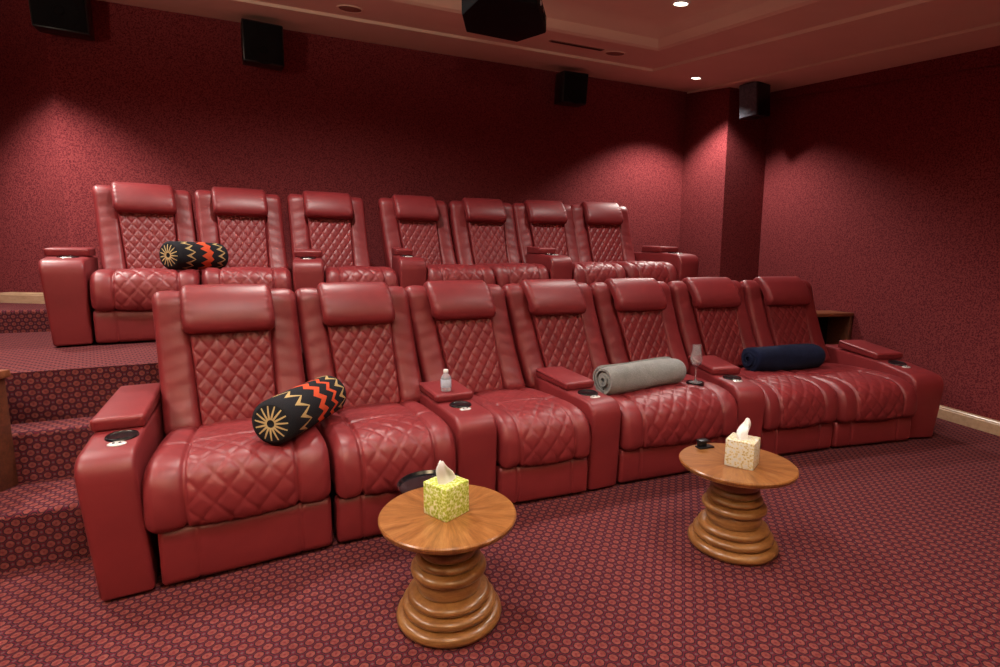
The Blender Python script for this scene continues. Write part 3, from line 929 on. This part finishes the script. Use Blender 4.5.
def speaker(c, z, yaw, w, h, d, label, wall_dir, grille=BLACKM, tilt=0.12):
    """a bookshelf speaker on a wall bracket; yaw = direction the front faces"""
    t = thing('wall_speaker', label, 'speaker', (c[0], c[1], z), 'black wall speakers')
    fx = Vector((math.cos(yaw), math.sin(yaw), 0))
    M = Matrix.Rotation(yaw, 4, 'Z') @ Matrix.Rotation(tilt, 4, 'Y')
    bm = bmesh.new(); bm_box(bm, -d, 0, -w / 2, w / 2, -h / 2, h / 2, 0.012, 2, M); cab = from_bm('cabinet', bm, BLACK, t)
    bm = bmesh.new(); bm_box(bm, 0.0, 0.012, -w / 2 + 0.012, w / 2 - 0.012, -h / 2 + 0.012, h / 2 - 0.012, 0.006, 2, M); from_bm('grille', bm, grille, t)
    R = M @ Matrix.Translation((0.012, 0, -h * 0.16)) @ Matrix.Rotation(PI / 2, 4, 'Y')
    bm = bmesh.new(); lathe(bm, [(w * 0.36, -0.002), (w * 0.36, 0.004), (w * 0.31, 0.006), (w * 0.10, -0.001), (w * 0.09, 0.006), (0, 0.010)], 28, R); from_bm('woofer', bm, BLACKM if grille is BLACKM else grille, t)
    R = M @ Matrix.Translation((0.012, 0, h * 0.27)) @ Matrix.Rotation(PI / 2, 4, 'Y')
    bm = bmesh.new(); lathe(bm, [(w * 0.15, -0.002), (w * 0.15, 0.004), (w * 0.06, 0.002), (0, 0.006)], 20, R); from_bm('tweeter', bm, BLACKM if grille is BLACKM else grille, t)
    e = Vector(wall_dir)
    bm = bmesh.new(); tube(bm, [M @ Vector((-d * 0.5, 0, 0)), M @ Vector((-d * 0.5, 0, 0)) + Vector((e.x * 0.5, e.y * 0.5, 0.0)), e], 0.018); from_bm('bracket', bm, BLACKM, t)

# ------------------------------------------------------------------ tables
def side_table(c, label, seed):
    t = thing('side_table', label, 'table', (c[0], c[1], 0), 'round wooden side tables', seed)
    bm = bmesh.new()
    r = 0.238; zt = 0.385
    lathe(bm, [(0, zt - 0.026), (r - 0.014, zt - 0.026), (r - 0.004, zt - 0.020), (r - 0.003, zt - 0.013), (r, zt - 0.010), (r, zt - 0.004), (r - 0.004, zt), (0, zt)], 72)
    from_bm('tabletop', bm, TABLE_TOP, t, 40)
    prof = [(0, 0)]
    def ringp(r0, z0, z1, rr):
        for a in np.linspace(-PI / 2, PI / 2, 9):
            prof.append((r0 + rr * math.cos(a), (z0 + z1) / 2 + (z1 - z0) / 2 * math.sin(a)))
    ringp(0.163, 0.000, 0.042, 0.023)
    ringp(0.146, 0.044, 0.078, 0.020)
    ringp(0.128, 0.080, 0.112, 0.018)
    ringp(0.104, 0.114, 0.168, 0.010)
    ringp(0.110, 0.170, 0.208, 0.023)
    ringp(0.098, 0.210, 0.240, 0.017)
    ringp(0.086, 0.242, 0.274, 0.016)
    prof += [(0.094, 0.278), (0.098, 0.300), (0.108, 0.330), (0.115, 0.3595), (0, 0.3595)]
    bm = bmesh.new(); lathe(bm, prof, 64); from_bm('pedestal', bm, TABLE_LEG, t, 50)
T1 = np.array([-0.181, 1.700]); T2 = np.array([1.035, 2.165])
side_table(T1, 'round wooden side table nearest the camera, holding the yellow-green tissue box', 0.4)
side_table(T2, 'round wooden side table further right, holding the cream floral tissue box', 1.3)

def tissue_box(c, rot, s, mat, label, tissue_h, lean):
    t = thing('tissue_box', label, 'tissue box', (c[0], c[1], 0.3853), None, rot)
    bm = bmesh.new(); bm_box(bm, -s / 2, s / 2, -s / 2, s / 2, 0, s * 1.02, 0.003, 2); from_bm('box', bm, mat, t)
    z = s * 1.02
    bm = bmesh.new(); lathe(bm, [(0, 0.0012), (0.030, 0.0012), (0.031, 0)], 24, Matrix.Translation((0, 0, z)) @ Matrix.Diagonal((1.1, 0.62, 1, 1))); from_bm('opening', bm, WHITEP, t)
    # a pulled tissue: a crumpled fan
    n, m = 20, 12; V = []; F = []
    rnd = random.Random(int(rot * 100) + 5)
    ph = [rnd.uniform(0, 6) for _ in range(4)]
    for j in range(m + 1):
        f = j / m
        for i in range(n):
            a = 2 * PI * i / n
            wx = (0.028 * (1 - f) ** 0.6 + 0.010) * (1 + 0.25 * math.sin(3 * a + ph[0] + 2 * f))
            wy = (0.012 * (1 - f) + 0.006 + 0.010 * math.sin(PI * f)) * (1 + 0.3 * math.sin(4 * a + ph[1] + 3 * f))
            x = wx * math.cos(a) + lean * f * f + (0.010 * math.sin(2 * f + ph[2]) - 0.010 * math.sin(ph[2])) * f
            hh = tissue_h * f * (1 - 0.42 * max(0, (math.cos(a) * (1 if lean < 0 else -1))) * f)
            V.append((x, wy * math.sin(a) + 0.006 * math.sin(5 * f), z - 0.004 + hh))
    for j in range(m):
        for i in range(n):
            F.append((j * n + i, j * n + (i + 1) % n, (j + 1) * n + (i + 1) % n, (j + 1) * n + i))
    F.append(tuple(m * n + i for i in range(n)))
    raw('tissue', V, F, TISSUE, t)
tissue_box((-0.186, 1.700), math.radians(50), 0.112, GREENBOX, 'yellow-green printed tissue box with a pulled white tissue on the nearest table', 0.085, -0.018)
tissue_box((1.043, 2.135), math.radians(52), 0.114, CREAMBOX, 'cream and gold floral tissue box with a pulled white tissue on the further table', 0.085, 0.014)

# small black clip stand on the further table
t = thing('phone_stand', 'small black phone stand on the back of the further round table', 'stand', (0.963, 2.338, 0.3853), None, 0.3)
bm = bmesh.new(); bm_box(bm, -0.040, 0.040, -0.020, 0.020, 0, 0.008, 0.003); from_bm('base', bm, BLACK, t)
bm = bmesh.new(); bm_box(bm, -0.036, 0.012, 0.0, 0.012, 0.006, 0.034, 0.003); from_bm('post', bm, BLACK, t)
bm = bmesh.new(); bm_box(bm, -0.038, 0.014, -0.020, 0.016, 0.032, 0.040, 0.003); from_bm('cradle', bm, BLACK, t)

# black round tray table behind the nearest table
t = thing('tray_table', 'black round tray table standing half hidden behind the nearest wooden table', 'tray table', (-0.288, 2.03, 0))
bm = bmesh.new(); lathe(bm, [(0, 0.325), (0.12, 0.325), (0.130, 0.332), (0.134, 0.348), (0.129, 0.348), (0.122, 0.336), (0, 0.334)], 48); from_bm('tray', bm, GLOSSB, t, 40)
bm = bmesh.new(); lathe(bm, [(0.016, 0.02), (0.016, 0.325)], 16); from_bm('post', bm, BLACK, t)
bm = bmesh.new(); lathe(bm, [(0, 0), (0.055, 0), (0.055, 0.010), (0.03, 0.022), (0, 0.022)], 36); from_bm('base', bm, BLACK, t)

# ------------------------------------------------------------------ bolsters and blankets
def bolster(p0, p1, r, mat, label):
    p0 = Vector(p0); p1 = Vector(p1); ax = (p1 - p0); L = ax.length
    t = thing('bolster_pillow', label, 'pillow', p0 + ax / 2 - Vector((0, 0, r)), 'patterned bolster pillows')
    q = Vector((0, 0, 1)).rotation_difference(ax.normalized()).to_matrix().to_4x4()
    M = Matrix.Translation(Vector((0, 0, r))) @ q @ Matrix.Translation((0, 0, -L / 2))
    n, m = 64, 40; V = []; F = []; UV = []
    for j in range(m + 1):
        f = j / m
        z = L * f
        e = min(z, L - z)
        rr = r * (1 + 0.03 * math.sin(PI * f)) - edge_drop(np.array(e), 0.02) * 0.9
        for i in range(n + 1):
            a = 2 * PI * i / n
            V.append(M @ Vector((rr * math.cos(a), rr * math.sin(a), z))); UV.append((i / n, f))
    for j in range(m):
        for i in range(n):
            F.append((j * (n + 1) + i, j * (n + 1) + i + 1, (j + 1) * (n + 1) + i + 1, (j + 1) * (n + 1) + i))
    raw('cover', V, F, mat, t, uv=UV)
    for s in (0, 1):
        V = []; UV = []; F = []
        rings = 6; re = r - 0.018
        for k in range(rings + 1):
            rho = re * k / rings
            bul = 0.010 * (1 - (k / rings) ** 2) - 0.008 * math.exp(-(k / rings / 0.18) ** 2)
            for i in range(n):
                a = 2 * PI * i / n
                V.append(M @ Vector((rho * math.cos(a), rho * math.sin(a), -bul + 0.001 if s == 0 else L + bul - 0.001)))
                UV.append((0.5 + 0.5 * k / rings * math.cos(a), 0.5 + 0.5 * k / rings * math.sin(a)))
        for k in range(rings):
            for i in range(n):
                F.append((k * n + i, k * n + (i + 1) % n, (k + 1) * n + (i + 1) % n, (k + 1) * n + i))
        raw('end_panel', V, F, STAR, t, uv=UV)

def rolled_blanket(p0, p1, r, turns, mat, label, wob=0.004):
    p0 = Vector(p0); p1 = Vector(p1); ax = p1 - p0; L = ax.length
    t = thing('rolled_blanket', label, 'blanket', p0 + ax / 2 - Vector((0, 0, r)))
    q = Vector((0, 0, 1)).rotation_difference(ax.normalized()).to_matrix().to_4x4()
    M = Matrix.Translation(Vector((0, 0, r))) @ q @ Matrix.Translation((0, 0, -L / 2))
    n = int(40 * turns); pitch = (r - 0.006) / turns
    out = []; inn = []
    for i in range(n + 1):
        a = 2 * PI * turns * i / n
        ro = 0.006 + pitch * (a / (2 * PI)); ri = max(ro - pitch * 0.80, 0.002)
        ro += 0.0015 * math.sin(a * 3.3)
        out.append((ro * math.cos(a), ro * math.sin(a))); inn.append((ri * math.cos(a), ri * math.sin(a)))
    loop = out + inn[::-1]
    zs = [0, 0.008, 0.03] + list(np.linspace(0.06, L - 0.06, 14)) + [L - 0.03, L - 0.008, L]
    V = []; F = []; K = len(loop)
    no = len(out)
    for z in zs:
        e = min(z, L - z)
        sh = 1 - 0.10 * math.exp(-e / 0.012)
        for k_, (x, y) in enumerate(loop):
            rad = math.hypot(x, y); i = k_ if k_ < no else 2 * no - 1 - k_
            tel = 0.010 * math.sin(i * 0.05 + 1.0) * math.exp(-e / 0.02)
            w = wob * math.sin(9 * z + 3 * math.atan2(y, x)) * (rad / r)
            kx = sh * (rad + w) / max(rad, 1e-5)
            V.append(M @ Vector((x * kx, y * kx, z + tel * (1 if z < L / 2 else -1))))
    for j in range(len(zs) - 1):
        for k_ in range(K):
            F.append((j * K + k_, j * K + (k_ + 1) % K, (j + 1) * K + (k_ + 1) % K, (j + 1) * K + k_))
    for base in (0, (len(zs) - 1) * K):
        for i in range(no - 1):
            F.append((base + i, base + i + 1, base + K - 2 - i, base + K - 1 - i))
    raw('blanket_roll', V, F, mat, t, angle=60)

bolster((-0.935, 2.045, 0.594), (-0.862, 2.550, 0.592), 0.096, ZIG, 'black zigzag bolster lying on the front row left seats')
bolster((-2.285, 3.605, ZP + 0.585), (-2.165, 4.030, ZP + 0.585), 0.098, ZIG2, 'black zigzag bolster lying on the rear row left seats')
rolled_blanket((0.612, 2.990, 0.558), (1.155, 3.335, 0.550), 0.096, 5.5, GREYT, 'rolled grey fleece blanket lying on the extra wide front row seat')
rolled_blanket((1.825, 3.740, 0.545), (2.450, 3.955, 0.540), 0.104, 4.0, NAVYT, 'rolled navy blue blanket lying on the right front row seats')

# ------------------------------------------------------------------ bottle, glass
t = thing('water_bottle', 'small clear water bottle with white cap standing on a console lid', 'bottle', (-0.292, 2.735, 0.560))
bm = bmesh.new(); lathe(bm, [(0, 0.0), (0.030, 0.0), (0.033, 0.006), (0.033, 0.030), (0.031, 0.034), (0.033, 0.038), (0.033, 0.085), (0.030, 0.098), (0.016, 0.118), (0.013, 0.124), (0.013, 0.134), (0, 0.134)], 32); bmesh.ops.scale(bm, vec=(0.86, 0.86, 0.80), verts=bm.verts); from_bm('body', bm, WATER, t, 50)
bm = bmesh.new(); lathe(bm, [(0.0334, 0.028), (0.0338, 0.029), (0.0338, 0.082), (0.0334, 0.083)], 32); bmesh.ops.scale(bm, vec=(0.86, 0.86, 0.80), verts=bm.verts); from_bm('bottle_label', bm, LABEL, t, 50)
bm = bmesh.new(); lathe(bm, [(0.0155, 0.126), (0.0160, 0.127), (0.0160, 0.144), (0.014, 0.147), (0, 0.147)], 24); bmesh.ops.scale(bm, vec=(0.86, 0.86, 0.80), verts=bm.verts); from_bm('cap', bm, WHITEP, t, 50)

GX = (1.262, 3.268)
t = thing('coaster', 'small round black coaster under the wine glass', 'coaster', (GX[0], GX[1], 0.4665))
bm = bmesh.new(); lathe(bm, [(0, 0.016), (0.046, 0.016), (0.050, 0.020), (0.054, 0.020), (0.056, 0.014), (0.054, 0.002), (0.050, 0), (0, 0)], 40); from_bm('disc', bm, GLOSSB, t, 50)
t = thing('wine_glass', 'empty stemmed wine glass standing on the small black tray by the console', 'glass', (GX[0], GX[1], 0.4830))
bm = bmesh.new(); lathe(bm, [(0, 0.0), (0.040, 0.0), (0.041, 0.002), (0.030, 0.006), (0.010, 0.012), (0.0055, 0.022), (0.0045, 0.06), (0.0055, 0.098), (0, 0.100)], 32); from_bm('stem', bm, GLASS, t, 60)
bm = bmesh.new(); lathe(bm, [(0, 0.098), (0.008, 0.100), (0.024, 0.114), (0.036, 0.140), (0.037, 0.160), (0.031, 0.190), (0.026, 0.222), (0.0285, 0.245), (0.0272, 0.245), (0.0246, 0.222), (0.0296, 0.190), (0.0355, 0.160), (0.0345, 0.141), (0.0228, 0.1155), (0, 0.103)], 36); from_bm('bowl', bm, GLASS, t, 60)

# ------------------------------------------------------------------ cabinets
t = thing('cabinet', 'low cherry wood cabinet on the step at the left edge of view', 'cabinet', (-2.535, 2.14, ZP / 3))
bm = bmesh.new(); bm_box(bm, -0.32, 0.325, -0.11, 0.12, 0.0, 0.50, 0.004); from_bm('carcass', bm, DARKWOOD, t)
bm = bmesh.new(); bm_box(bm, -0.335, 0.340, -0.125, 0.135, 0.50, 0.535, 0.006); from_bm('top', bm, CHERRY, t)
bm = bmesh.new(); bm_box(bm, -0.30, 0.30, -0.118, -0.108, 0.03, 0.47, 0.004); from_bm('door', bm, DARKWOOD, t)

d2 = np.array([-0.1429, 0.9897])
ca = np.array([RW(5.0) - 0.01, 5.0])
t = thing('cabinet', 'open wooden cabinet against the right wall behind the last front seat', 'cabinet', (ca[0], ca[1], 0), None, math.atan2(d2[1], d2[0]) - PI / 2)
W_, D_ = 0.56, 0.30
bm = bmesh.new(); bm_box(bm, -W_, -0.0, -0.0, D_, 0.735, 0.77, 0.005); from_bm('top', bm, CHERRY, t)
bm = bmesh.new(); bm_box(bm, -0.035, -0.005, 0.01, D_, 0, 0.735, 0.003); from_bm('side_panel', bm, DARKWOOD, t)
bm = bmesh.new(); bm_box(bm, -W_ + 0.01, -W_ + 0.04, 0.01, D_, 0, 0.735, 0.003); from_bm('side_panel', bm, DARKWOOD, t)
bm = bmesh.new(); bm_box(bm, -W_ + 0.04, -0.035, D_ - 0.02, D_, 0, 0.735, 0.002); from_bm('back_panel', bm, BLACKM, t)
bm = bmesh.new(); bm_box(bm, -W_ + 0.04, -0.035, 0.02, D_ - 0.02, 0.30, 0.325, 0.002); from_bm('shelf', bm, DARKWOOD, t)

projector()
SPK = [((-3.42, 4.30), 3.26, math.radians(-62), 0.36, 0.42, 0.20, 'black wall speaker high in the left back corner'),
       ((-2.05, 4.77), 3.14, math.radians(-62), 0.33, 0.33, 0.20, 'black wall speaker high on the back wall, second from the left'),
       ((0.83, 5.98), 3.16, math.radians(-68), 0.31, 0.32, 0.20, 'small black wall speaker high on the back wall, right of the ceiling vent')]
for c, z, yw, w, h, d, lab in SPK:
    wd = -NX * 0.34
    speaker(c, z, yw, w, h, d, lab, (wd[0], wd[1], 0.0))
speaker((2.72, 5.95), 3.02, math.radians(215), 0.22, 0.36, 0.26, 'black wall speaker with grey grille beside the right corner pilaster', (0.42, 0.42, 0.05), GREYGRILLE)

# ------------------------------------------------------------------ world and look
w = bpy.data.worlds.new('world'); SC.world = w; w.use_nodes = True
w.node_tree.nodes['Background'].inputs[0].default_value = (1.0, 0.86, 0.76, 1)
w.node_tree.nodes['Background'].inputs[1].default_value = 0.04
SC.view_settings.view_transform = 'Standard'
SC.view_settings.look = 'None'
SC.view_settings.exposure = 0.0
SC.view_settings.gamma = 1.0
SC.view_settings.use_curve_mapping = False
SC.cycles.use_denoising = True
